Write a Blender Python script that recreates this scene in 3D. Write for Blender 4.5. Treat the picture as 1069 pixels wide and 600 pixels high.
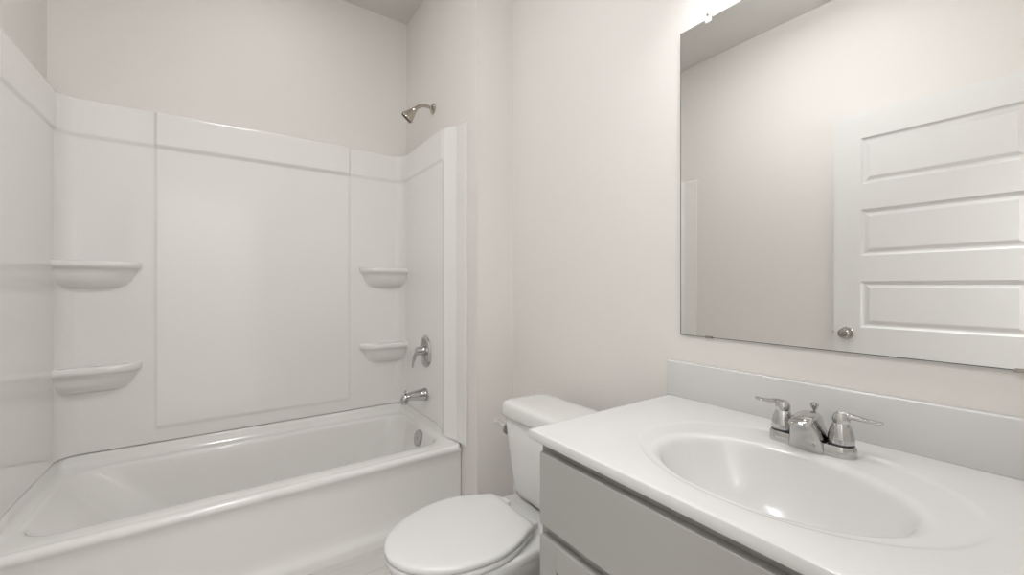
import bpy, bmesh, math, random
from mathutils import Vector, Matrix
from math import sin, cos, pi, sqrt, radians

S = bpy.context.scene
for o in list(bpy.data.objects):
    bpy.data.objects.remove(o)
COL = S.collection
random.seed(4)

# ------------------------------------------------------------------ camera, world, exposure
HEAD = 55.091
cam_d = bpy.data.cameras.new('camera')
cam_d.sensor_width = 36.0
cam_d.lens = 36.0 * 429.05 / 1069.0
cam_d.shift_y = -1.97 / 1069.0
cam_d.clip_start = 0.02
cam = bpy.data.objects.new('camera', cam_d)
COL.objects.link(cam)
cam.location = (0, 0, 1.1112)
cam.rotation_euler = (pi / 2, 0, radians(HEAD - 90))
S.camera = cam

BULB = 280.0          # strength of each vanity bulb
CEIL_FILL = 142.0            # strength of the unseen fill light added on the ceiling
HALL_FILL = 95.0          # unseen fill light added in the hall (watts)
TUB_FILL = 52.0           # strength of the unseen fill light added over the tub
S.view_settings.view_transform = 'Standard'
S.view_settings.look = 'None'
S.view_settings.exposure = -0.87
S.view_settings.gamma = 1.0
S.view_settings.use_curve_mapping = False
W = bpy.data.worlds.new('world')
S.world = W
W.use_nodes = True
W.node_tree.nodes['Background'].inputs[0].default_value = (0.9, 0.95, 1.0, 1)
W.node_tree.nodes['Background'].inputs[1].default_value = 0.6
S.cycles.diffuse_bounces = 7
S.cycles.max_bounces = 12
S.cycles.sample_clamp_indirect = 5.0
S.cycles.caustics_refractive = False
S.cycles.blur_glossy = 0.5

# ------------------------------------------------------------------ plan dimensions (metres)
XL, XE, XW = -0.6026, 0.9324, 1.131      # left wall, tub end wall, mirror wall
YB, YR, YF = 2.4849, 1.6105, -0.085      # back wall, return of the tub end wall, front wall
ZC = 2.743
YT = 1.743                               # tub front
ZT = 0.352                               # tub rim

# ------------------------------------------------------------------ materials
def srgb(r, g, b):
    f = lambda c: c / 12.92 if c <= 0.04045 else ((c + 0.055) / 1.055) ** 2.4
    return (f(r / 255), f(g / 255), f(b / 255), 1)

def mat(name, col, rough=0.5, metal=0.0, coat=0.0, bump=0.0, bscale=200.0, var=0.0, vscale=6.0, spec=0.5):
    m = bpy.data.materials.new(name)
    m.use_nodes = True
    nt = m.node_tree
    b = nt.nodes['Principled BSDF']
    b.inputs['Base Color'].default_value = col
    b.inputs['Roughness'].default_value = rough
    b.inputs['Metallic'].default_value = metal
    b.inputs['Coat Weight'].default_value = coat
    b.inputs['Coat Roughness'].default_value = 0.06
    b.inputs['Specular IOR Level'].default_value = spec
    tc = nt.nodes.new('ShaderNodeTexCoord')
    if bump:
        n = nt.nodes.new('ShaderNodeTexNoise')
        n.inputs['Scale'].default_value = bscale
        n.inputs['Detail'].default_value = 3
        bp = nt.nodes.new('ShaderNodeBump')
        bp.inputs['Strength'].default_value = bump
        bp.inputs['Distance'].default_value = 0.002
        nt.links.new(tc.outputs['Object'], n.inputs['Vector'])
        nt.links.new(n.outputs['Fac'], bp.inputs['Height'])
        nt.links.new(bp.outputs['Normal'], b.inputs['Normal'])
    if var:
        n2 = nt.nodes.new('ShaderNodeTexNoise')
        n2.inputs['Scale'].default_value = vscale
        n2.inputs['Detail'].default_value = 4
        mr = nt.nodes.new('ShaderNodeMapRange')
        mr.inputs['To Min'].default_value = 1 - var
        mr.inputs['To Max'].default_value = 1 + var
        mx = nt.nodes.new('ShaderNodeVectorMath')
        mx.operation = 'SCALE'
        mx.inputs[0].default_value = col[:3]
        nt.links.new(tc.outputs['Object'], n2.inputs['Vector'])
        nt.links.new(n2.outputs['Fac'], mr.inputs['Value'])
        nt.links.new(mr.outputs['Result'], mx.inputs['Scale'])
        nt.links.new(mx.outputs['Vector'], b.inputs['Base Color'])
    return m

def emit_mat(name, col, strength):
    m = bpy.data.materials.new(name)
    m.use_nodes = True
    b = m.node_tree.nodes['Principled BSDF']
    b.inputs['Base Color'].default_value = col
    b.inputs['Emission Color'].default_value = col
    b.inputs['Emission Strength'].default_value = strength
    return m

def floor_mat():
    m = mat('vinyl_plank', (0.46, 0.39, 0.35, 1), 0.42)
    nt = m.node_tree
    b = nt.nodes['Principled BSDF']
    tc = nt.nodes.new('ShaderNodeTexCoord')
    br = nt.nodes.new('ShaderNodeTexBrick')
    br.inputs['Scale'].default_value = 1.0
    br.inputs['Brick Width'].default_value = 1.2
    br.inputs['Row Height'].default_value = 0.18
    br.inputs['Mortar Size'].default_value = 0.0012
    br.inputs['Color1'].default_value = (0.58, 0.565, 0.535, 1)
    br.inputs['Color2'].default_value = (0.54, 0.525, 0.495, 1)
    br.inputs['Mortar'].default_value = (0.40, 0.385, 0.36, 1)
    mp = nt.nodes.new('ShaderNodeMapping')
    mp.inputs['Scale'].default_value = (3, 40, 3)
    ns = nt.nodes.new('ShaderNodeTexNoise')
    ns.inputs['Scale'].default_value = 2.0
    ns.inputs['Detail'].default_value = 6
    mr = nt.nodes.new('ShaderNodeMapRange')
    mr.inputs['To Min'].default_value = 0.85
    mr.inputs['To Max'].default_value = 1.12
    mx = nt.nodes.new('ShaderNodeVectorMath')
    mx.operation = 'SCALE'
    nt.links.new(tc.outputs['Object'], br.inputs['Vector'])
    nt.links.new(tc.outputs['Object'], mp.inputs['Vector'])
    nt.links.new(mp.outputs['Vector'], ns.inputs['Vector'])
    nt.links.new(ns.outputs['Fac'], mr.inputs['Value'])
    nt.links.new(br.outputs['Color'], mx.inputs[0])
    nt.links.new(mr.outputs['Result'], mx.inputs['Scale'])
    nt.links.new(mx.outputs['Vector'], b.inputs['Base Color'])
    return m

M = dict(
    wall=mat('wall_paint', (0.745, 0.718, 0.692, 1), 0.55, bump=0.12, bscale=260, spec=0.3),
    ceil=mat('ceiling_paint', (0.66, 0.645, 0.625, 1), 0.8, bump=0.2, bscale=160, spec=0.2),
    trim=mat('trim_paint', (0.80, 0.79, 0.765, 1), 0.35),
    door=mat('door_paint', (0.74, 0.735, 0.725, 1), 0.38),
    acrylic=mat('white_acrylic', (0.80, 0.79, 0.77, 1), 0.11, coat=0.5),
    tub=mat('tub_acrylic', (0.77, 0.76, 0.74, 1), 0.16, coat=0.4),
    china=mat('vitreous_china', (0.68, 0.675, 0.66, 1), 0.10, coat=0.5),
    plastic=mat('seat_plastic', (0.62, 0.615, 0.605, 1), 0.25),
    marble=mat('cultured_marble', (0.63, 0.625, 0.615, 1), 0.22, coat=0.25, var=0.012, vscale=9),
    cab=mat('cabinet_grey_paint', (0.345, 0.338, 0.32, 1), 0.42),
    chrome=mat('chrome', (0.56, 0.555, 0.545, 1), 0.07, metal=1.0),
    nickel=mat('brushed_nickel', (0.50, 0.46, 0.40, 1), 0.20, metal=1.0),
    knob=mat('door_knob_nickel', (0.42, 0.40, 0.37, 1), 0.16, metal=1.0),
    dark=mat('dark_rubber', (0.03, 0.03, 0.03, 1), 0.5),
    mirror=mat('mirror_silver', (0.90, 0.90, 0.885, 1), 0.0, metal=1.0),
    glassedge=mat('mirror_edge', (0.10, 0.12, 0.11, 1), 0.2),
    clip=mat('clear_plastic', (0.80, 0.79, 0.76, 1), 0.15),
    floor=floor_mat(),
    bulb=emit_mat('bulb_glow', (1.0, 1.0, 1.0, 1), BULB),
    fill_lens=emit_mat('tub_fill_glow', (1.0, 1.0, 1.0, 1), TUB_FILL),
    fill_dome=emit_mat('ceiling_fill_glow', (0.97, 0.985, 1.0, 1), CEIL_FILL),
)
def shade_mat():
    m = bpy.data.materials.new('frosted_glass')
    m.use_nodes = True
    nt = m.node_tree
    nt.nodes.remove(nt.nodes['Principled BSDF'])
    out = nt.nodes['Material Output']
    a = nt.nodes.new('ShaderNodeBsdfDiffuse'); a.inputs[0].default_value = (0.85, 0.84, 0.8, 1)
    t = nt.nodes.new('ShaderNodeBsdfTranslucent'); t.inputs[0].default_value = (0.85, 0.83, 0.78, 1)
    mx = nt.nodes.new('ShaderNodeMixShader'); mx.inputs[0].default_value = 0.6
    nt.links.new(a.outputs[0], mx.inputs[1]); nt.links.new(t.outputs[0], mx.inputs[2])
    nt.links.new(mx.outputs[0], out.inputs[0])
    return m
M['shade'] = shade_mat()

# ------------------------------------------------------------------ mesh helpers (world coordinates in, objects out)
def org(o):
    v = Vector((0, 0, 0))
    while o is not None:
        v = v + o.location
        o = o.parent
    return v

def obj(name, geo, m, parent=None, loc=None, smooth=True, angle=35):
    """geo = (verts, faces) in world space -> ONE mesh object"""
    verts, faces = geo
    base = org(parent) if parent else Vector((0, 0, 0))
    l = Vector(loc) if loc is not None else Vector((0, 0, 0))
    off = l if parent is None else base
    me = bpy.data.meshes.new(name)
    me.from_pydata([tuple(Vector(v) - off) for v in verts], [], [list(f) for f in faces])
    bm = bmesh.new(); bm.from_mesh(me)
    bmesh.ops.remove_doubles(bm, verts=bm.verts, dist=1e-6)
    bmesh.ops.recalc_face_normals(bm, faces=bm.faces)
    bm.to_mesh(me); bm.free()
    me.materials.append(m)
    for p in me.polygons:
        p.use_smooth = smooth
    if smooth:
        me.set_sharp_from_angle(angle=radians(angle))
    o = bpy.data.objects.new(name, me)
    COL.objects.link(o)
    if parent:
        o.parent = parent
    else:
        o.location = l
    return o

def empty(name, loc):
    o = bpy.data.objects.new(name, None)
    o.empty_display_size = 0.05
    COL.objects.link(o)
    o.location = loc
    return o

def tag(o, label=None, cat=None, group=None, kind=None):
    if label: o['label'] = label
    if cat: o['category'] = cat
    if group: o['group'] = group
    if kind: o['kind'] = kind
    return o

def struct(name, geo, m, parent=None, smooth=False):
    o = obj(name, geo, m, parent, smooth=smooth)
    if parent is None:
        o['kind'] = 'structure'
    return o

def join(*gs):
    V, F = [], []
    for v, f in gs:
        n = len(V)
        V += [tuple(x) for x in v]
        F += [[i + n for i in q] for q in f]
    return V, F

def xf(geo, mtx):
    return [tuple(mtx @ Vector(v)) for v in geo[0]], geo[1]

def box(x0, x1, y0, y1, z0, z1, bev=0.0, seg=2):
    bm = bmesh.new()
    bmesh.ops.create_cube(bm, size=1.0)
    for v in bm.verts:
        v.co = Vector(((x0 + x1) / 2 + v.co.x * (x1 - x0), (y0 + y1) / 2 + v.co.y * (y1 - y0), (z0 + z1) / 2 + v.co.z * (z1 - z0)))
    if bev > 0:
        bmesh.ops.bevel(bm, geom=list(bm.edges), offset=bev, segments=seg, profile=0.5, affect='EDGES')
    bm.verts.ensure_lookup_table(); bm.verts.index_update()
    g = ([tuple(v.co) for v in bm.verts], [[v.index for v in f.verts] for f in bm.faces])
    bm.free()
    return g

def loft(rings, cap0=True, cap1=True, closed=True):
    n = len(rings[0])
    V, F = [], []
    for r in rings:
        V += [tuple(p) for p in r]
    for k in range(len(rings) - 1):
        for i in range(n if closed else n - 1):
            j = (i + 1) % n
            F.append([k * n + i, k * n + j, (k + 1) * n + j, (k + 1) * n + i])
    if cap0: F.append(list(range(n))[::-1])
    if cap1: F.append([(len(rings) - 1) * n + i for i in range(n)])
    return V, F

def frame(d):
    d = Vector(d).normalized()
    a = Vector((0, 0, 1)) if abs(d.z) < 0.9 else Vector((1, 0, 0))
    u = a.cross(d).normalized()
    return u, d.cross(u).normalized(), d

def lathe(profile, origin, axis, n=40, sx=1.0, sy=1.0):
    """profile: list of (radius, distance along axis)"""
    u, v, d = frame(axis)
    o = Vector(origin)
    rings = []
    for r, h in profile:
        rr = max(r, 1e-5)
        rings.append([o + d * h + u * (rr * sx * cos(2 * pi * i / n)) + v * (rr * sy * sin(2 * pi * i / n)) for i in range(n)])
    return loft(rings)

def catmull(pts, k=8):
    pts = [Vector(p) for p in pts]
    P = [pts[0] * 2 - pts[1]] + pts + [pts[-1] * 2 - pts[-2]]
    out = []
    for i in range(1, len(P) - 2):
        for s in range(k):
            t = s / k
            a, b, c, d = P[i - 1], P[i], P[i + 1], P[i + 2]
            out.append(0.5 * ((2 * b) + (c - a) * t + (2 * a - 5 * b + 4 * c - d) * t * t + (3 * b - a - 3 * c + d) * t ** 3))
    out.append(pts[-1])
    return out

def tube(pts, radii, n=20, k=8, flat=None):
    """smooth tube through pts, radius per point; flat scales the second axis"""
    R = [Vector((r, 0, 0)) for r in radii]
    P = catmull(pts, k); RR = [max(v.x, 1e-4) for v in catmull(R, k)]
    FL = [v.x for v in catmull([Vector((f, 0, 0)) for f in flat], k)] if flat else [1] * len(P)
    rings = []
    up = None
    for i, p in enumerate(P):
        d = (P[min(i + 1, len(P) - 1)] - P[max(i - 1, 0)]).normalized()
        if up is None:
            u, v, _ = frame(d)
        else:
            u = (up - d * up.dot(d)).normalized(); v = d.cross(u).normalized()
        up = u
        rings.append([p + u * (RR[i] * cos(2 * pi * j / n)) + v * (RR[i] * FL[i] * sin(2 * pi * j / n)) for j in range(n)])
    # rounded ends
    def endcap(ring, p, d, r):
        return [[p + (q - p) * cos(a) + d * (r * sin(a)) for q in ring] for a in (0.5, 1.0, 1.4)]
    d0 = (P[0] - P[1]).normalized(); d1 = (P[-1] - P[-2]).normalized()
    e = min(FL[-1], 1.0)
    rings = endcap(rings[0], P[0], d0, RR[0] * 0.6)[::-1] + rings + endcap(rings[-1], P[-1], d1, RR[-1] * 0.6 * e)
    return loft(rings)

def rrect(x0, x1, y0, y1, r, z, nc=8, ns=8):
    """rounded rectangle loop, fixed vertex count; r = one radius or (x0y0, x1y0, x1y1, x0y1)"""
    if not isinstance(r, (tuple, list)): r = (r,) * 4
    c = [(x0 + r[0], y0 + r[0], r[0], pi), (x1 - r[1], y0 + r[1], r[1], 1.5 * pi), (x1 - r[2], y1 - r[2], r[2], 0), (x0 + r[3], y1 - r[3], r[3], 0.5 * pi)]
    pts = []
    for k in range(4):
        cx, cy, rr, a0 = c[k]
        arc = [(cx + rr * cos(a0 + pi / 2 * i / nc), cy + rr * sin(a0 + pi / 2 * i / nc)) for i in range(nc + 1)]
        pts += arc
        nx, ny, nr, na = c[(k + 1) % 4]
        e = (nx + nr * cos(na), ny + nr * sin(na))
        for i in range(1, ns):
            t = i / ns
            pts.append((arc[-1][0] + (e[0] - arc[-1][0]) * t, arc[-1][1] + (e[1] - arc[-1][1]) * t))
    return [Vector((x, y, z(x, y) if callable(z) else z)) for x, y in pts]

def smooth(t):
    t = min(1, max(0, t))
    return t * t * (3 - 2 * t)

# ================================================================== ROOM SHELL
T = 0.1
struct('floor', box(XL - T, XW + T, -2.2, YB + T, -0.08, 0.0), M['floor'])
struct('ceiling', box(XL - T, XW + T, -2.2, YB + T, ZC, ZC + 0.08), M['ceil'])
struct('wall_back', box(XL - T, XW + T, YB, YB + T, 0, ZC), M['wall'])
struct('wall_left', box(XL - T, XL, -2.2, YB, 0, ZC), M['wall'])
struct('wall_right', box(XW, XW + T, -2.2, YB, 0, ZC), M['wall'])
struct('wall_tub_end', box(XE, XW, YR, YB, 0, ZC), M['wall'])
DX0, DX1, DZ = XL + 0.05, 0.285, 2.055             # doorway in the front wall
struct('wall_front', join(box(DX1, XW, YF - 0.115, YF, 0, ZC), box(XL, DX0, YF - 0.115, YF, 0, ZC), box(DX0, DX1, YF - 0.115, YF, DZ, ZC)), M['wall'])
struct('wall_hall', box(XL, XW, -2.2, -2.1, 0, ZC), M['wall'])
# door casing on the bathroom side and the jamb lining
def casing(x0, x1, z0, z1):
    return box(x0, x1, YF, YF + 0.014, z0, z1, 0.004)
struct('trim_1', join(box(DX1 - 0.018, DX1, YF - 0.115, YF, 0, DZ), casing(DX1 - 0.012, DX1 + 0.05, 0, DZ + 0.05)), M['trim'])
struct('trim_2', join(box(DX0, DX0 + 0.018, YF - 0.115, YF, 0, DZ), casing(DX0 - 0.045, DX0 + 0.012, 0, DZ + 0.05)), M['trim'])
struct('trim_3', join(box(DX0 + 0.018, DX1 - 0.018, YF - 0.115, YF, DZ - 0.018, DZ), casing(DX0 + 0.012, DX1 - 0.012, DZ - 0.012, DZ + 0.05)), M['trim'])
def baseboard(pts):
    prof = [(0, 0), (0.013, 0), (0.013, 0.062), (0.010, 0.072), (0.006, 0.080), (0, 0.083)]
    (x0, y0), (x1, y1), (nx, ny) = pts
    r = [[Vector((x + nx * a, y + ny * a, b + 0.0005)) for a, b in prof] for x, y in ((x0, y0), (x1, y1))]
    return loft(r)
struct('baseboard_left', baseboard(((XL, 0.04), (XL, YT - 0.05), (1, 0))), M['trim'])
struct('baseboard_right', baseboard(((XW, 0.762), (XW, YR), (-1, 0))), M['trim'])
struct('baseboard_tub_end', baseboard(((XE, YR), (XW, YR), (0, -1))), M['trim'])

# ------------------------------------------------------------------ the open door, folded against the left wall
DFX, DBX = -0.5583, -0.5583 - 0.035
DY1, DY0 = 0.8592, 0.8592 - 0.813
DZ0, DZ1 = 0.012, 2.035
def door_face(xs, sgn):
    """one moulded face with five recessed-and-raised panels; sgn = outward x"""
    tops = [1.903, 1.520, 1.136, 0.750, 0.366]
    H = 0.248
    y0, y1 = DY0 + 0.118, DY1 - 0.118
    V, F = [], []
    def q(a, b, c, d):
        n = len(V); V.extend([a, b, c, d]); F.append([n, n + 1, n + 2, n + 3])
    def rect(ya, yb, za, zb):
        q((xs, ya, za), (xs, yb, za), (xs, yb, zb), (xs, ya, zb))
    rect(DY0, y0, DZ0, DZ1); rect(y1, DY1, DZ0, DZ1)
    zs = [DZ1] + sum([[t, t - H] for t in tops], []) + [DZ0]
    for i in range(0, len(zs), 2):
        rect(y0, y1, zs[i + 1], zs[i])
    for t in tops:
        # nested loops: (inset, depth)
        L = [(0, 0), (0.006, -0.0055), (0.012, -0.0085), (0.020, -0.0085), (0.036, -0.003), (0.040, -0.0025)]
        lo = [[(xs + sgn * d, y0 + i, t - H + i), (xs + sgn * d, y1 - i, t - H + i), (xs + sgn * d, y1 - i, t - i), (xs + sgn * d, y0 + i, t - i)] for i, d in L]
        for a, b in zip(lo, lo[1:]):
            for k in range(4):
                q(a[k], a[(k + 1) % 4], b[(k + 1) % 4], b[k])
        q(*lo[-1])
    return V, F
door_edges = ([(DFX, DY0, DZ0), (DFX, DY1, DZ0), (DFX, DY1, DZ1), (DFX, DY0, DZ1), (DBX, DY0, DZ0), (DBX, DY1, DZ0), (DBX, DY1, DZ1), (DBX, DY0, DZ1)],
              [[0, 1, 5, 4], [1, 2, 6, 5], [2, 3, 7, 6], [3, 0, 4, 7]])
door = empty('door_1', (DFX - 0.017, DY0, DZ0))
tag(door, 'white five panel interior door folded open against the wall, seen in the mirror', 'door', kind='structure')
obj('door_slab', join(door_face(DFX, 1), door_face(DBX, -1), door_edges), M['door'], door, smooth=False)
KY, KZ = DY1 - 0.060, 0.852
kn = obj('door_knob', join(lathe([(0.0, 0.0), (0.032, 0.0), (0.033, 0.004), (0.028, 0.009), (0.014, 0.011), (0.011, 0.020), (0.011, 0.030),
         (0.018, 0.036), (0.025, 0.043), (0.0275, 0.052), (0.026, 0.060), (0.020, 0.066), (0.010, 0.069), (0.0, 0.070)], (DFX + 0.0005, KY, KZ), (1, 0, 0))), M['knob'], door)
tag(kn, 'round satin nickel knob')
obj('latch', join(box(DBX + 0.006, DFX - 0.006, DY1, DY1 + 0.0015, KZ - 0.028, KZ + 0.028, 0.0005), box(DFX - 0.024, DFX - 0.012, DY1 + 0.001, DY1 + 0.011, KZ - 0.007, KZ + 0.007, 0.002)), M['knob'], door)
for hz in (0.22, 1.02, 1.82):
    obj('hinge', join(lathe([(0, 0), (0.006, 0), (0.006, 0.09), (0, 0.09)], (DFX + 0.004, DY0 - 0.006, hz - 0.045), (0, 0, 1), 16),
                      box(DFX - 0.03, DFX + 0.002, DY0 - 0.002, DY0 - 0.0002, hz - 0.044, hz + 0.044)), M['knob'], door)

# ================================================================== BATHTUB
def zf(y):                                   # top of the tub's upstand along the walls
    return ZT + 0.002 + 0.048 * smooth((y - 1.80) / 0.16)

def tub_geo():
    x0, x1, y1 = XL + 0.003, XE - 0.003, YB - 0.003
    bx0, bx1, by0, by1 = -0.515, 0.862, 1.842, 2.392
    rc = (0.10, 0.09, 0.11, 0.12)
    R = []
    NS, NC = 24, 10
    def rr(a, b, c, d, r, z): return rrect(a, b, c, d, r, z, NC, NS)
    # outside: apron profile on the front, plain walls elsewhere
    def outer(yf, z, r=0.004):
        return rr(x0, x1, yf, y1, (r, r, 0.004, 0.004), z)
    R.append(outer(YT + 0.004, 0.0))
    R.append(outer(YT + 0.002, 0.030))
    R.append(outer(YT + 0.004, 0.042))
    R.append(outer(YT + 0.012, 0.056))
    R.append(outer(YT + 0.018, 0.075))
    R.append(outer(YT + 0.018, 0.11))
    R.append(outer(YT + 0.014, 0.27))
    R.append(outer(YT + 0.011, 0.308))
    R.append(outer(YT + 0.005, 0.322))
    R.append(outer(YT + 0.001, 0.329, 0.012))
    R.append(outer(YT, 0.336, 0.03))
    def top(x, y, z0):
        return max(z0, 0)
    lip = lambda z0: (lambda x, y: z0 + (zf(y) - ZT if (x < x0 + 0.02 or x > x1 - 0.02 or y > y1 - 0.02) else 0))
    R.append(rr(x0, x1, YT + 0.002, y1, (0.032, 0.034, 0.004, 0.004), lip(0.345)))
    R.append(rr(x0 + 0.001, x1 - 0.001, YT + 0.007, y1 - 0.001, (0.032, 0.034, 0.004, 0.004), lip(0.3505)))
    def side(off, fo, z, r):                 # ring a distance off the walls
        ex = off + (0.004 if off > 0.03 else 0)
        return rr(x0 + ex, x1 - ex, YT + fo, y1 - ex - 0.004, r, z)
    R.append(side(0.033, 0.016, lambda x, y: zf(y) - 0.001, (0.03, 0.03, 0.01, 0.01)))
    R.append(side(0.037, 0.020, lambda x, y: zf(y) - 0.004 if y > 1.9 else min(zf(y) - 0.001, ZT + 0.01), (0.03, 0.03, 0.014, 0.014)))
    R.append(side(0.041, 0.024, lambda x, y: ZT + (zf(y) - ZT) * 0.45, (0.03, 0.03, 0.018, 0.018)))
    R.append(side(0.048, 0.030, lambda x, y: ZT + (zf(y) - ZT) * 0.12, (0.03, 0.03, 0.025, 0.025)))
    R.append(side(0.056, 0.036, ZT + 0.001, (0.035, 0.035, 0.04, 0.04)))
    # basin opening
    def basin(ins_l, ins_r, ins_f, ins_b, z, k=1.0):
        return rr(bx0 + ins_l, bx1 - ins_r, by0 + ins_f, by1 - ins_b, tuple(q * k for q in rc), z)
    R.append(basin(-0.014, -0.014, -0.014, -0.014, ZT, 1.12))
    R.append(basin(-0.005, -0.005, -0.005, -0.005, ZT - 0.0025, 1.05))
    R.append(basin(0.001, 0.001, 0.001, 0.001, ZT - 0.009))
    R.append(basin(0.006, 0.003, 0.003, 0.004, ZT - 0.020))
    for t in (0.15, 0.3, 0.45, 0.6, 0.75, 0.85):
        R.append(basin(0.01 + 0.27 * t, 0.004 + 0.075 * t, 0.004 + 0.035 * t, 0.005 + 0.04 * t, ZT - 0.02 - 0.29 * t, 1 + 0.25 * t))
    R.append(basin(0.275, 0.083, 0.050, 0.055, 0.065, 1.25))
    R.append(basin(0.31, 0.105, 0.080, 0.085, 0.048, 1.2))
    R.append(basin(0.36, 0.15, 0.13, 0.13, 0.043, 0.9))
    R.append(basin(0.46, 0.30, 0.22, 0.22, 0.040, 0.4))
    return loft(R)
tub = obj('bathtub', tub_geo(), M['tub'], loc=(XL, YT, 0), angle=50)
tag(tub, 'white acrylic alcove bathtub with a plain apron against the back wall', 'bathtub')
# overflow plate on the faucet-end basin wall
ox, oy, oz = 0.853, 2.085, 0.296
oax = Vector((-1, 0, 0.26)).normalized()
ov = obj('overflow_plate', join(lathe([(0, -0.012), (0.042, -0.012), (0.043, 0.006), (0.042, 0.013), (0.038, 0.017), (0.0, 0.0185)], (ox, oy, oz), oax, 40),
                                lathe([(0, 0.016), (0.006, 0.016), (0.006, 0.019), (0, 0.0205)], (ox, oy, oz), oax, 16)), M['chrome'], tub)
tag(ov, 'round chrome overflow cover')
obj('drain', lathe([(0, -0.003), (0.034, -0.003), (0.034, 0.002), (0.030, 0.003), (0.024, 0.0015), (0.022, 0.009), (0.012, 0.012), (0, 0.0125)], (0.62, 2.12, 0.0405), (0, 0, 1), 32), M['chrome'], tub)

# ================================================================== TUB SURROUND
SO = 0.042                                    # stand-off of the panels from the wall
ZTOP, ZLED = 1.893, 1.738
def plan():
    """(x, y, nx, ny, tag) along the surround: left panel front -> back -> right panel front"""
    r = 0.060
    P = []
    def frange(a, b, st):
        n = max(2, int(abs(b - a) / st)); return [a + (b - a) * i / n for i in range(n)]
    yfront = 1.700
    for y in frange(yfront, 1.92, 0.004) + frange(1.92, YB - r - SO, 0.012): P.append((XL, y, 1, 0))
    cx, cy = XL + r + SO, YB - r - SO
    for i in range(12):
        a = pi - pi / 2 * i / 12
        P.append((cx + (r + SO) * cos(a), cy + (r + SO) * sin(a), -cos(a), -sin(a)))
    xs = frange(cx, -0.29, 0.012) + frange(-0.29, -0.22, 0.003) + frange(-0.22, 0.54, 0.012) + frange(0.54, 0.61, 0.003) + frange(0.61, XE - r - SO, 0.012)
    for x in xs: P.append((x, YB, 0, -1))
    cx = XE - r - SO
    for i in range(12):
        a = pi / 2 - pi / 2 * i / 12
        P.append((cx + (r + SO) * cos(a), cy + (r + SO) * sin(a), -cos(a), -sin(a)))
    ys = frange(YB - r - SO, 1.92, 0.012) + frange(1.92, yfront, 0.004) + [yfront]
    for y in ys: P.append((XE, y, -1, 0))
    return P
def s_off(x, y, nx, ny, z):
    d = SO
    back = ny < -0.5 and abs(nx) < 0.02
    front = min(1, max(0, (y - 1.795) / 0.058)) if abs(ny) < 0.3 else 1.0     # flange along the open side
    d = 0.010 + (SO - 0.010) * front
    d += 0.003 * math.exp(-((y - 1.862) / 0.016) ** 2) if abs(ny) < 0.3 else 0
    band = smooth((z - ZLED + 0.012) / 0.024) * smooth((y - 1.865) / 0.025)
    d += 0.007 * band
    if back:
        e = 0.016
        c = smooth((x + 0.265) / e) * smooth((0.585 - x) / e)
        lowz = smooth((z - 0.458) / 0.022)
        d += c * lowz * 0.006 + c * band * 0.006
    # rounded top edge
    t = (z - (ZTOP - 0.012)) / 0.012
    if t > 0:
        d -= 0.010 * (1 - sqrt(max(0, 1 - min(1, t) ** 2)))
    return d
def frow():
    zs = []
    def seg(a, b, st):
        n = max(1, round((b - a) / st)); zs.extend(a + (b - a) * i / n for i in range(n))
    seg(0.404, 0.455, 0.012); seg(0.455, 0.485, 0.003); seg(0.485, 1.720, 0.031); seg(1.720, 1.756, 0.002); seg(1.756, ZTOP - 0.012, 0.02); seg(ZTOP - 0.012, ZTOP, 0.0015)
    return zs + [ZTOP]
def surround_part(P, close_start=False, close_end=False):
    zs = frow()
    rings = []
    def column(p, flat):
        x, y, nx, ny = p
        col = []
        zb = zf(y) + 0.004
        d0 = 0.001
        zl = [zb + (z - 0.404) * (0.485 - zb) / (0.485 - 0.404) if z < 0.485 else z for z in zs]
        col.append((x + nx * d0, y + ny * d0, zl[0]))
        for z in zl:
            d = d0 if flat else s_off(x, y, nx, ny, z)
            col.append((x + nx * d, y + ny * d, z))
        col.append((x + nx * d0, y + ny * d0, ZTOP))
        return [Vector(c) for c in col]
    if close_start: rings.append(column(P[0], True))
    for p in P: rings.append(column(p, False))
    if close_end: rings.append(column(P[-1], True))
    return loft(rings, False, False, closed=False)
PL = plan()
i1 = next(i for i, p in enumerate(PL) if p[3] < -0.99)
i2 = max(i for i, p in enumerate(PL) if p[3] < -0.99)
sur = empty('shower_surround', (0.165, YB - 0.03, ZT))
tag(sur, 'glossy white three wall shower surround standing on the tub rim', 'shower surround')
obj('back_panel', surround_part(PL[i1:i2 + 1]), M['acrylic'], sur, angle=60)
obj('end_panel', surround_part(PL[:i1 + 1], close_start=True), M['acrylic'], sur, angle=60)
obj('end_panel', surround_part(PL[i2:], close_end=True), M['acrylic'], sur, angle=60)
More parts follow.
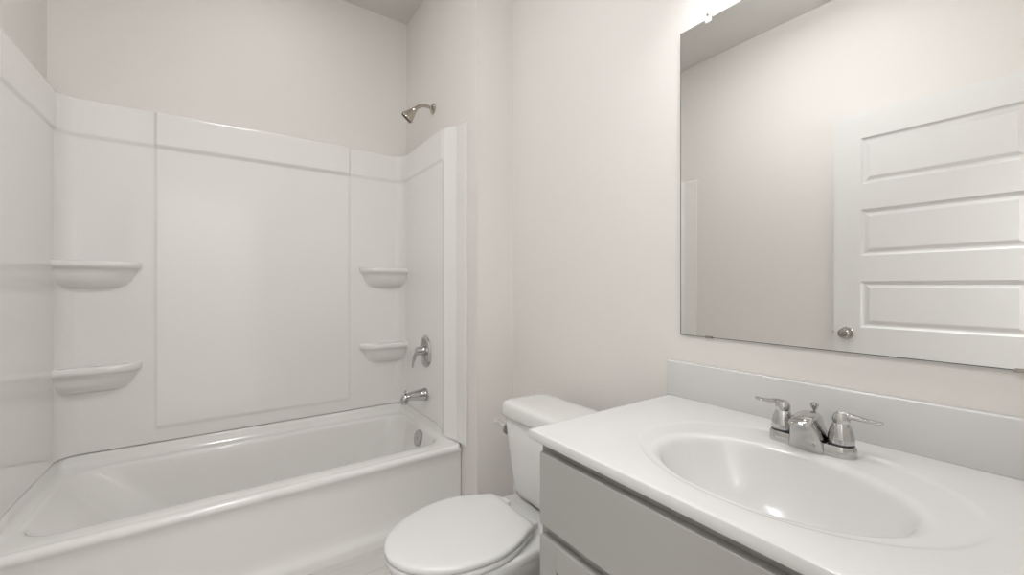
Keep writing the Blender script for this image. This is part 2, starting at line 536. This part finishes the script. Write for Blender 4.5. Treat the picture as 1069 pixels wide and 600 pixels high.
# moulded corner shelves
def shelf(side, zt):
    """corner shelf; side = +1 right corner, -1 left corner.  zt = top height"""
    yb = YB - SO + 0.004
    xa, xc = (0.632, XE - SO + 0.004) if side > 0 else (-0.302, XL + SO - 0.004)
    L = abs(xc - xa); D = 0.088
    n = 36
    def outline(dep, tipin, endgrow=0.0):
        pts = []
        for i in range(n + 1):
            t = i / n
            u = t * L
            if u < tipin: y = 0
            else:
                a = min(1.0, (u - tipin) / 0.11)
                y = dep * (1 - (1 - a) ** 2.4) ** 0.62
            x = xa + side * u
            pts.append((x, yb - y))
        return pts
    rows = [(0.070, 0.012, 0.0), (0.078, 0.006, 0.0), (0.085, 0.001, -0.003), (D, 0.0, -0.010), (D + 0.001, 0.0, -0.018), (0.085, 0.001, -0.026), (0.076, 0.006, -0.032),
            (0.069, 0.014, -0.038), (0.064, 0.022, -0.055), (0.056, 0.032, -0.075), (0.042, 0.046, -0.095), (0.022, 0.066, -0.110), (0.002, 0.09, -0.116)]
    V, F = [], []
    m = n + 1
    # top surface dished a little
    top = outline(0.055, 0.03)
    V += [(x, yb, zt) for x, y in top]
    V += [(x, y, zt - 0.002) for x, y in top]
    for d, ti, dz in rows:
        V += [(x, y, zt + dz) for x, y in outline(d, ti)]
    for r in range(len(rows) + 1):
        for i in range(n):
            F.append([r * m + i, r * m + i + 1, (r + 1) * m + i + 1, (r + 1) * m + i])
    return V, F
for side in (1, -1):
    for zt in (1.215, 0.775):
        obj('corner_shelf', shelf(side, zt), M['acrylic'], sur, angle=60)

# ================================================================== SHOWER HEAD, VALVE, TUB SPOUT
FY = 2.085
hx = XE - 0.001
sh = empty('wall_shower', (hx, FY, 2.075))
tag(sh, 'small brushed nickel shower head on a bent arm above the surround', 'shower head')
fl = obj('flange', lathe([(0, 0), (0.029, 0), (0.030, 0.002), (0.026, 0.007), (0.016, 0.011), (0.0, 0.0115)], (hx, FY, 2.075), (-1, 0, 0)), M['nickel'], sh)
obj('arm', tube([(hx - 0.004, FY, 2.075), (hx - 0.04, FY, 2.081), (hx - 0.075, FY, 2.072), (hx - 0.105, FY, 2.047)], [0.0095] * 4), M['nickel'], sh)
hd = Vector((-0.58, 0.36, -0.72)).normalized()
h0 = Vector((hx - 0.100, FY, 2.052))
obj('nozzle', lathe([(0, 0), (0.012, 0), (0.014, 0.006), (0.014, 0.016), (0.017, 0.020), (0.022, 0.034), (0.031, 0.056), (0.034, 0.062), (0.0345, 0.070), (0.033, 0.072), (0.0, 0.072)], h0, hd), M['nickel'], sh)
obj('spray_face', lathe([(0, 0.0), (0.031, 0.0), (0.030, 0.002), (0.0, 0.003)], h0 + hd * 0.0725, hd), M['dark'], sh)

px = XE - SO - 0.0005
vz = 0.762
sv = empty('shower_valve', (px, FY, vz))
tag(sv, 'chrome single lever shower valve on an oval plate', 'shower valve')
def oval(a, b, x, k=48, low=0.0):
    return [Vector((x, FY + a * cos(2 * pi * i / k), vz - 0.004 + b * sin(2 * pi * i / k))) for i in range(k)]
obj('valve_plate', loft([oval(0.067, 0.086, px), oval(0.068, 0.087, px - 0.004), oval(0.065, 0.084, px - 0.009), oval(0.056, 0.075, px - 0.012), oval(0.052, 0.071, px - 0.010), oval(0.02, 0.03, px - 0.012)]), M['chrome'], sv)
hb = obj('handle', join(lathe([(0, 0.009), (0.028, 0.009), (0.027, 0.02), (0.023, 0.035), (0.021, 0.050), (0.019, 0.058), (0.010, 0.063), (0, 0.064)], (px, FY, vz), (-1, 0, 0)),
         tube([(px - 0.050, FY, vz - 0.004), (px - 0.060, FY + 0.014, vz - 0.030), (px - 0.064, FY + 0.022, vz - 0.062), (px - 0.066, FY + 0.027, vz - 0.088)], [0.013, 0.011, 0.0095, 0.008], flat=[1, 0.8, 0.7, 0.7])), M['chrome'], sv)

tz = 0.526
ts = empty('tub_spout', (px, FY, tz))
tag(ts, 'chrome tub spout with a pull up diverter above the bath rim', 'tub spout')
def sp_ring(d, rz, ry, dz):
    return [Vector((px - d, FY + ry * cos(2 * pi * i / 28), tz + dz + rz * sin(2 * pi * i / 28))) for i in range(28)]
obj('spout_body', loft([sp_ring(0, 0.034, 0.032, 0), sp_ring(0.012, 0.034, 0.032, 0), sp_ring(0.02, 0.031, 0.029, 0.0), sp_ring(0.055, 0.027, 0.026, 0.001),
     sp_ring(0.09, 0.022, 0.024, 0.002), sp_ring(0.118, 0.020, 0.024, -0.002), sp_ring(0.132, 0.018, 0.022, -0.007), sp_ring(0.139, 0.012, 0.016, -0.011), sp_ring(0.1405, 0.003, 0.004, -0.012)]), M['chrome'], ts)
obj('outlet', lathe([(0, 0), (0.017, 0.0), (0.018, 0.022), (0.015, 0.024), (0.013, 0.018), (0, 0.016)], (px - 0.118, FY, tz - 0.012), (0, 0, -1), 28), M['chrome'], ts)
obj('diverter_knob', lathe([(0, 0), (0.004, 0), (0.004, 0.012), (0.008, 0.014), (0.008, 0.020), (0.005, 0.022), (0, 0.0225)], (px - 0.118, FY, tz + 0.015), (0, 0, 1), 20), M['chrome'], ts)

# ================================================================== TOILET
TY = 1.075
def egg(xf, xw, xr, w, wr, z, ry=TY, n=72, rc=0.02, pw=2.0):
    """loop: front tip xf, widest w at xw, rear edge xr with half-width wr"""
    pts = []
    half = []
    for i in range(n + 1):                    # tip -> widest
        a = pi / 2 * i / n
        half.append((xw - (xw - xf) * abs(cos(a)) ** (2 / pw), w * abs(sin(a)) ** (2 / pw)))
    for i in range(1, n // 2 + 1):
        t = i / (n // 2)
        half.append((xw + (xr - rc - xw) * t, w - (w - wr) * t ** 1.9))
    for i in range(1, 7):
        a = pi / 2 * i / 6
        half.append((xr - rc + rc * sin(a), wr - rc * (1 - cos(a))))
    pts = [Vector((x, ry + y, z)) for x, y in half] + [Vector((x, ry - y, z)) for x, y in half[::-1][:-1]]
    return pts
tl = empty('toilet', (0.75, TY, 0))
tag(tl, 'white two piece toilet with closed lid between bathtub and vanity', 'toilet')
LX0 = 0.347
bowl = loft([
    egg(0.500, 0.66, 1.00, 0.118, 0.112, 0.0),
    egg(0.498, 0.66, 1.00, 0.120, 0.113, 0.012),
    egg(0.510, 0.66, 0.99, 0.112, 0.106, 0.035),
    egg(0.520, 0.66, 0.98, 0.100, 0.098, 0.10),
    egg(0.505, 0.64, 0.97, 0.100, 0.096, 0.17),
    egg(0.455, 0.61, 0.97, 0.120, 0.105, 0.24),
    egg(0.400, 0.59, 0.99, 0.150, 0.125, 0.295),
    egg(0.368, 0.585, 1.03, 0.166, 0.150, 0.330),
    egg(0.361, 0.585, 1.035, 0.170, 0.157, 0.345),
    egg(0.360, 0.585, 1.035, 0.170, 0.158, 0.360),
    egg(0.364, 0.585, 1.031, 0.167, 0.155, 0.367),
    egg(0.372, 0.585, 1.024, 0.160, 0.149, 0.369)])
bowl = ([(v[0], v[1], v[2] - 0.023 * smooth((v[0] - 0.775) / 0.06) * smooth((v[2] - 0.25) / 0.09)) for v in bowl[0]], bowl[1])
obj('bowl', bowl, M['china'], tl, angle=60)
def seat_ring(z, ins):
    return egg(LX0 + ins, 0.585, 0.752 - ins, 0.172 - ins, 0.125 - ins, z, rc=0.028)
# seat: a ring with a real opening
def seat_geo():
    o = [(0.372, 0.004), (0.3725, 0.001), (0.377, 0.0), (0.383, 0.001), (0.386, 0.004)]
    out = [seat_ring(z, i) for z, i in o]
    inn = [egg(0.43, 0.575, 0.70, 0.108, 0.09, z, rc=0.05) for z in (0.386, 0.372)]
    R = out + inn
    n = len(R[0]); V, F = loft(R, False, False)
    for i in range(n):
        j = (i + 1) % n
        F.append([(len(R) - 1) * n + i, (len(R) - 1) * n + j, j, i])
    return V, F
obj('seat', seat_geo(), M['plastic'], tl, angle=50)
def lid_ring(z, f):
    return [Vector((0.56 + (p.x - 0.56) * f, TY + (p.y - TY) * f, z)) for p in seat_ring(z, 0.0)]
lid = loft([lid_ring(0.389, 0.965), lid_ring(0.3895, 0.99), lid_ring(0.394, 1.0), lid_ring(0.400, 1.0), lid_ring(0.404, 0.985), lid_ring(0.4065, 0.95), lid_ring(0.4075, 0.88), lid_ring(0.4085, 0.7), lid_ring(0.4095, 0.4), lid_ring(0.4098, 0.1)])
obj('lid', lid, M['plastic'], tl, angle=50)
for s in (1, -1):
    obj('hinge', join(box(0.742, 0.785, TY + s * 0.075 - 0.020, TY + s * 0.075 + 0.020, 0.3695, 0.392, 0.007, 3),
                      lathe([(0, -0.02), (0.008, -0.02), (0.008, 0.02), (0, 0.02)], (0.752, TY + s * 0.075, 0.393), (0, 1, 0), 16)), M['plastic'], tl)
TX0, TX1, TW = 0.842, 1.050, 0.222
tank = loft([rrect(0.900, TX1 - 0.03, TY - 0.120, TY + 0.120, 0.04, 0.3475),
             rrect(0.876, TX1 - 0.015, TY - 0.150, TY + 0.150, 0.05, 0.351),
             rrect(0.863, TX1 - 0.008, TY - 0.166, TY + 0.166, 0.05, 0.362),
             rrect(0.859, TX1 - 0.004, TY - 0.173, TY + 0.173, 0.045, 0.382),
             rrect(0.856, TX1 - 0.002, TY - 0.185, TY + 0.185, 0.042, 0.45),
             rrect(0.854, TX1, TY - 0.199, TY + 0.199, 0.04, 0.53),
             rrect(TX0 + 0.010, TX1, TY - TW + 0.008, TY + TW - 0.008, 0.035, 0.624),
             rrect(TX0 + 0.013, TX1 - 0.003, TY - TW + 0.011, TY + TW - 0.011, 0.035, 0.627)])
obj('tank', tank, M['china'], tl, angle=60)
tz0 = 0.6275
tlid = loft([rrect(TX0 + 0.006, TX1 + 0.006, TY - TW + 0.003, TY + TW - 0.003, 0.034, tz0),
             rrect(TX0 + 0.001, TX1 + 0.009, TY - TW - 0.001, TY + TW + 0.001, 0.036, tz0 + 0.004),
             rrect(TX0 - 0.001, TX1 + 0.010, TY - TW - 0.003, TY + TW + 0.003, 0.038, tz0 + 0.014),
             rrect(TX0 + 0.001, TX1 + 0.008, TY - TW - 0.001, TY + TW + 0.001, 0.038, tz0 + 0.044),
             rrect(TX0 + 0.008, TX1 + 0.002, TY - TW + 0.006, TY + TW - 0.006, 0.036, tz0 + 0.053),
             rrect(TX0 + 0.020, TX1 - 0.010, TY - TW + 0.018, TY + TW - 0.018, 0.032, tz0 + 0.0565),
             rrect(TX0 + 0.050, TX1 - 0.040, TY - TW + 0.05, TY + TW - 0.05, 0.02, tz0 + 0.058)])
obj('tank_lid', tlid, M['china'], tl, angle=60)
ly = TY + TW - 0.010
ly = TY + TW - 0.013
lv = obj('flush_lever', tube([(TX0 + 0.034, ly + 0.006, 0.572), (TX0 + 0.033, ly + 0.018, 0.573), (TX0 + 0.030, ly + 0.029, 0.578), (TX0 + 0.018, ly + 0.036, 0.589), (TX0 + 0.004, ly + 0.038, 0.597)],
         [0.010, 0.011, 0.010, 0.009, 0.008], flat=[1, 1, 1.0, 0.9, 0.9]), M['plastic'], tl)
tag(obj('lever_ring', lathe([(0, 0), (0.022, 0), (0.022, 0.007), (0.014, 0.013), (0.0, 0.0135)], (TX0 + 0.034, ly - 0.004, 0.572), (0, 1, 0), 28), M['chrome'], lv), 'chrome ring')
for s in (1, -1):
    obj('bolt_cap', lathe([(0, -0.004), (0.016, -0.004), (0.015, 0.010), (0.009, 0.016), (0, 0.0175)], (0.80, TY + s * 0.098, 0.040), (0, s * 0.8, 0.6), 20), M['plastic'], tl)

# ================================================================== VANITY CABINET
VX, VY0, VY1, VZ = 0.600, YF + 0.008, 0.737, 0.757
CY0, CY1 = YF + 0.003, 0.759
van = empty('vanity_cabinet', (VX, 0.33, 0))
tag(van, 'grey painted vanity cabinet with shaker doors under the white sink top', 'cabinet')
W2 = XW - 0.003
body = join(box(VX + 0.02, W2, VY1 - 0.016, VY1, 0, VZ), box(VX + 0.02, W2, VY0, VY0 + 0.016, 0, VZ),
            box(VX + 0.02, W2, VY0 + 0.016, VY1 - 0.016, 0.10, 0.116), box(W2 - 0.008, W2, VY0 + 0.016, VY1 - 0.016, 0.116, VZ),
            box(VX + 0.065, VX + 0.08, VY0 + 0.016, VY1 - 0.016, 0, 0.10))
obj('body', body, M['cab'], van, smooth=False)
ff = join(box(VX, VX + 0.02, VY1 - 0.040, VY1, 0.09, VZ, 0.001), box(VX, VX + 0.02, VY0, VY0 + 0.040, 0.09, VZ, 0.001),
          box(VX, VX + 0.02, VY0 + 0.040, VY1 - 0.040, 0.730, VZ), box(VX, VX + 0.02, VY0 + 0.040, VY1 - 0.040, 0.535, 0.585), box(VX, VX + 0.02, VY0 + 0.040, VY1 - 0.040, 0.09, 0.135),
          box(VX, VX + 0.02, 0.30, 0.355, 0.135, 0.535))
obj('face_frame', ff, M['cab'], van, smooth=False)
FX = VX - 0.0195
fy0, fy1 = VY0 + 0.014, VY1 - 0.014
obj('false_drawer_front', box(FX, VX - 0.0005, fy0, fy1, 0.578, 0.738, 0.0015), M['cab'], van, smooth=False)
def shaker(y0, y1, z0, z1, st=0.055):
    g = [box(FX + 0.010, VX - 0.0005, y0 + 0.01, y1 - 0.01, z0 + 0.01, z1 - 0.01),
         box(FX, VX - 0.0005, y0, y0 + st, z0, z1, 0.0012), box(FX, VX - 0.0005, y1 - st, y1, z0, z1, 0.0012),
         box(FX, VX - 0.0005, y0 + st, y1 - st, z0, z0 + st, 0.0008), box(FX, VX - 0.0005, y0 + st, y1 - st, z1 - st, z1, 0.0008)]
    return join(*g)
ym = (fy0 + fy1) / 2
obj('door', shaker(ym + 0.002, fy1, 0.105, 0.553), M['cab'], van, smooth=False)
obj('door', shaker(fy0, ym - 0.002, 0.105, 0.553), M['cab'], van, smooth=False)

# ================================================================== VANITY TOP WITH MOULDED SINK
ZK = 0.7803
CXF, CXB = 0.5756, XW - 0.003
BCX, BCY, BA, BB = 0.797, 0.345, 0.146, 0.203      # bowl
DCX, DA, DB = 0.838, 0.207, 0.262                  # shallow oval around it
def top_geo():
    n0 = 160
    angs = [2 * pi * i / n0 for i in range(n0)]
    ox_, oy_ = 0.82, 0.345
    corners = [math.atan2(y - oy_, x - ox_) % (2 * pi) for x, y in ((CXF, CY0), (CXF, CY1), (CXB, CY0), (CXB, CY1))]
    for c in corners:
        k = min(range(len(angs)), key=lambda i: abs(angs[i] - c))
        angs[k] = c
    angs.sort()
    def ell(cx, a, b, z): return [Vector((cx + a * cos(t), BCY + b * sin(t), z)) for t in angs]
    def rect(ins, z):
        out = []
        for t in angs:
            c, s = cos(t), sin(t)
            k = 1e9
            if c > 1e-9: k = min(k, (CXB - ins - ox_) / c)
            if c < -1e-9: k = min(k, (CXF + ins - ox_) / c)
            if s > 1e-9: k = min(k, (CY1 - ins - oy_) / s)
            if s < -1e-9: k = min(k, (CY0 + ins - oy_) / s)
            out.append(Vector((ox_ + k * c, oy_ + k * s, z)))
        return out
    dd = 0.0035
    R = []
    # bowl from the drain outwards
    depth = 0.135
    for f in (0.09, 0.2, 0.35, 0.5, 0.62, 0.72, 0.80, 0.86, 0.91, 0.945, 0.965):
        z = ZK - dd - 0.010 - (depth - 0.010) * (1 - (f / 0.965) ** 2.6)
        sh_ = 0.012 * (1 - f)
        R.append([Vector((BCX + sh_ + BA * f * cos(t), BCY + BB * f * sin(t), z)) for t in angs])
    R.append(ell(BCX, BA * 0.985, BB * 0.985, ZK - dd - 0.0062))
    R.append(ell(BCX, BA * 1.005, BB * 1.005, ZK - dd - 0.0035))
    R.append(ell(BCX, BA * 1.030, BB * 1.03, ZK - dd - 0.0015))
    R.append(ell(BCX + 0.002, BA * 1.055, BB * 1.05, ZK - dd - 0.0004))
    R.append(ell(BCX + 0.006, BA * 1.085, BB * 1.075, ZK - dd))
    R.append(ell(DCX - 0.002, DA - 0.012, DB - 0.012, ZK - dd))
    R.append(ell(DCX, DA - 0.004, DB - 0.004, ZK - dd * 0.75))
    R.append(ell(DCX, DA, DB, ZK - dd * 0.3))
    R.append(ell(DCX, DA + 0.005, DB + 0.005, ZK))
    R.append(rect(0.030, ZK)); R.append(rect(0.012, ZK)); R.append(rect(0.004, ZK)); R.append(rect(0.0012, ZK - 0.0012)); R.append(rect(0, ZK - 0.004))
    R.append(rect(0, ZK - 0.019)); R.append(rect(0.002, ZK - 0.0215)); R.append(rect(0.02, ZK - 0.0215))
    # underside and outside of the bowl
    R.append(ell(BCX + 0.01, BA + 0.03, BB + 0.03, ZK - 0.0215))
    for f, dz in ((1.06, 0.06), (0.85, 0.115), (0.5, 0.142), (0.1, 0.150)):
        R.append(ell(BCX, BA * f, BB * f, ZK - dz))
    return loft(R)
vt = obj('countertop', top_geo(), M['marble'], loc=(0.8, 0.345, ZK), angle=40)
tag(vt, 'white cultured marble vanity top with moulded oval sink on the grey cabinet', 'countertop')
obj('backsplash', box(XW - 0.0225, XW - 0.0015, CY0, CY1 - 0.0005, ZK - 0.001, 0.8838, 0.003, 3), M['marble'], vt, angle=40)
obj('drain', lathe([(0, 0), (0.030, 0.0), (0.031, 0.002), (0.026, 0.004), (0.021, 0.002), (0.019, 0.007), (0.010, 0.009), (0, 0.0095)], (BCX + 0.011, BCY, ZK - 0.1375), (0, 0, 1), 32), M['chrome'], vt)

# ================================================================== FAUCET
fx, fy, fz = 0.997, 0.345, ZK - 0.0034
fa = empty('faucet', (fx, fy, fz))
tag(fa, 'chrome two handle centerset faucet at the back of the sink', 'faucet')
def pill(w, l, z, n=14):
    pts = []
    for s in (1, -1):
        for i in range(n + 1):
            a = (0 if s > 0 else pi) + pi * i / n
            pts.append(Vector((fx + w * cos(a), fy + s * (l - w) + w * sin(a), z)))
    return pts
obj('base_plate', loft([pill(0.0250, 0.0765, fz), pill(0.0255, 0.0770, fz + 0.003), pill(0.0247, 0.0762, fz + 0.017), pill(0.0225, 0.074, fz + 0.0215), pill(0.012, 0.064, fz + 0.0225)]), M['chrome'], fa)
def sec(x0, x1, hw, z, pw=3.2, n=36, tilt=0.0):
    out = []
    for i in range(n):
        a = 2 * pi * i / n
        c, s = cos(a), sin(a)
        dx = (x1 - x0) / 2 * math.copysign(abs(c) ** (2 / pw), c)
        dy = hw * math.copysign(abs(s) ** (2 / pw), s)
        out.append(Vector(((x0 + x1) / 2 + dx, fy + dy, z + tilt * dx)))
    return out
spout = loft([sec(fx - 0.0335, fx + 0.024, 0.0335, fz + 0.0005, 4.5), sec(fx - 0.035, fx + 0.023, 0.0315, fz + 0.016, 4.5), sec(fx - 0.043, fx + 0.019, 0.0280, fz + 0.034, 4.5),
              sec(fx - 0.054, fx + 0.017, 0.0245, fz + 0.048, 4.5), sec(fx - 0.064, fx + 0.014, 0.0225, fz + 0.058, 4.5, tilt=0.05), sec(fx - 0.0665, fx + 0.012, 0.0215, fz + 0.062, 4.5, tilt=0.09),
              sec(fx - 0.064, fx + 0.008, 0.0195, fz + 0.068, tilt=0.12), sec(fx - 0.055, fx + 0.000, 0.015, fz + 0.071, tilt=0.12), sec(fx - 0.040, fx - 0.012, 0.006, fz + 0.072, tilt=0.1)])
obj('spout', spout, M['chrome'], fa, angle=60)
obj('lift_rod', join(lathe([(0, 0), (0.0028, 0), (0.0028, 0.058), (0.0028, 0.060), (0.005, 0.064), (0.0075, 0.071), (0.0075, 0.074), (0.004, 0.0765), (0, 0.077)], (fx + 0.020, fy, fz + 0.012), (0, 0, 1), 20)), M['chrome'], fa)
for s in (1, -1):
    hy = fy + s * 0.0515
    hd_ = obj('handle', join(
        lathe([(0, 0.026), (0.0218, 0.026), (0.0222, 0.029), (0.0213, 0.038), (0.0188, 0.050), (0.015, 0.060), (0.0128, 0.064), (0.0142, 0.068), (0.0142, 0.075), (0.011, 0.082), (0.0, 0.085)], (fx, hy, fz), (0, 0, 1), 32),
        tube([(fx, hy - s * 0.004, fz + 0.076), (fx + 0.003, hy + s * 0.015, fz + 0.079), (fx + 0.007, hy + s * 0.033, fz + 0.076), (fx + 0.010, hy + s * 0.050, fz + 0.075), (fx + 0.012, hy + s * 0.060, fz + 0.076)],
             [0.010, 0.008, 0.0068, 0.0075, 0.006], n=18, flat=[1, 0.8, 0.62, 0.5, 0.5])), M['chrome'], fa)
    tag(obj('gasket', lathe([(0, 0.021), (0.0212, 0.021), (0.0212, 0.0265), (0, 0.0265)], (fx, hy, fz), (0, 0, 1), 32), M['dark'], hd_), 'dark ring')

# ================================================================== MIRROR
MY0, MY1, MZ0, MZ1 = -0.035, 0.7255, 0.9640, 1.8687
mi = empty('wall_mirror', (XW, (MY0 + MY1) / 2, MZ0))
tag(mi, 'frameless rectangular wall mirror above the sink backsplash', 'mirror')
mx0 = XW - 0.0065
edge = join(box(mx0 + 0.0004, XW - 0.0005, MY0, MY1, MZ0, MZ1))
obj('backing', edge, M['glassedge'], mi, smooth=False)
obj('mirror_glass', box(mx0, mx0 + 0.0035, MY0 + 0.0028, MY1 - 0.0028, MZ0 + 0.0015, MZ1 - 0.0015), M['mirror'], mi, smooth=False)
for y in (0.637, 0.075):
    c = obj('top_clip', join(box(mx0 - 0.0035, mx0 - 0.0002, y - 0.009, y + 0.009, MZ1 - 0.012, MZ1 + 0.004, 0.0012), box(mx0 - 0.0035, XW - 0.0003, y - 0.009, y + 0.009, MZ1 + 0.0005, MZ1 + 0.016, 0.0014)), M['clip'], mi, angle=40)
    obj('screw', lathe([(0, 0), (0.0042, 0), (0.004, 0.0015), (0, 0.0022)], (mx0 - 0.0035, y, MZ1 + 0.010), (-1, 0, 0), 16), M['knob'], c)
    obj('bottom_clip', join(box(mx0 - 0.002, mx0 - 0.0002, y - 0.011, y + 0.011, MZ0 - 0.001, MZ0 + 0.004, 0.0005), box(mx0 - 0.002, XW - 0.0003, y - 0.011, y + 0.011, MZ0 - 0.0025, MZ0 - 0.0003, 0.0005)), M['knob'], mi)

# ================================================================== VANITY LAMP (above the frame) AND ADDED FILL LIGHTS
LZ = 2.20
vl = empty('vanity_light', (XW, 0.345, LZ))
tag(vl, 'three bulb vanity light on the wall above the mirror', 'wall light')
obj('back_plate', box(XW - 0.022, XW - 0.0005, 0.345 - 0.26, 0.345 + 0.26, LZ - 0.055, LZ + 0.055, 0.006, 3), M['nickel'], vl)
for y in (0.345 - 0.19, 0.345, 0.345 + 0.19):
    obj('arm', tube([(XW - 0.02, y, LZ), (XW - 0.06, y, LZ + 0.012), (XW - 0.12, y, LZ + 0.008), (XW - 0.150, y, LZ - 0.02)], [0.008] * 4), M['nickel'], vl)
    prof = [(0.022, 0.0), (0.030, -0.015), (0.042, -0.05), (0.052, -0.09), (0.060, -0.12)]
    out = [(r, -h) for r, h in prof]; inn = [(r - 0.003, -h) for r, h in prof[::-1]]
    rings = []
    for r, h in out + inn:
        rings.append([Vector((XW - 0.150 + r * cos(2 * pi * i / 32), y + r * sin(2 * pi * i / 32), LZ - 0.02 - h)) for i in range(32)])
    g = loft(rings, False, False)
    n = 32; k = len(rings) - 1
    g[1].extend([[k * n + i, k * n + (i + 1) % n, (i + 1) % n, i] for i in range(n)])
    obj('glass_shade', g, M['shade'], vl)
    obj('bulb', lathe([(0, 0), (0.012, 0.0), (0.013, 0.025), (0.020, 0.042), (0.027, 0.058), (0.029, 0.072), (0.025, 0.088), (0.014, 0.098), (0, 0.101)], (XW - 0.150, y, LZ - 0.022), (0, 0, -1), 24), M['bulb'], vl)

CLX, CLY = 0.0, 0.80
cl = empty('ceiling_fill', (CLX, CLY, ZC))  # unseen fixture, added for soft fill over the whole room
tag(cl, 'unseen fill light added as a round flush fixture in the middle of the room', 'fill light')
obj('rim', lathe([(0, 0.0005), (0.155, 0.0005), (0.157, 0.012), (0.150, 0.030), (0.140, 0.032), (0.0, 0.031)], (CLX, CLY, ZC), (0, 0, -1), 48), M['trim'], cl)
obj('diffuser', lathe([(0.0, 0.030), (0.139, 0.032), (0.130, 0.048), (0.10, 0.062), (0.05, 0.070), (0, 0.072)], (CLX, CLY, ZC), (0, 0, -1), 48), M['fill_dome'], cl)
rx, ry = 0.16, 1.95
rl = empty('tub_fill', (rx, ry, ZC))  # unseen fixture, added to brighten the back wall above the tub
tag(rl, 'unseen fill light added as a round lens in the ceiling over the bathtub', 'recessed light')
obj('ring', lathe([(0.072, 0.0005), (0.098, 0.0005), (0.098, 0.004), (0.092, 0.007), (0.074, 0.006), (0.072, 0.0005)], (rx, ry, ZC), (0, 0, -1), 48), M['trim'], rl)
obj('lens', lathe([(0, 0.0006), (0.0725, 0.0006), (0.0725, 0.0025), (0.0, 0.003)], (rx, ry, ZC), (0, 0, -1), 48), M['fill_lens'], rl)
ld = bpy.data.lights.new('hall_fill', 'AREA')  # unseen area light, added to send fill through the doorway
ld.energy = HALL_FILL
ld.shape = 'RECTANGLE'
ld.size = 0.7
ld.size_y = 0.7
ld.color = (0.94, 0.97, 1.0)
lo = bpy.data.objects.new('hall_fill', ld)
COL.objects.link(lo)
lo.location = (-0.15, -0.85, ZC - 0.03)
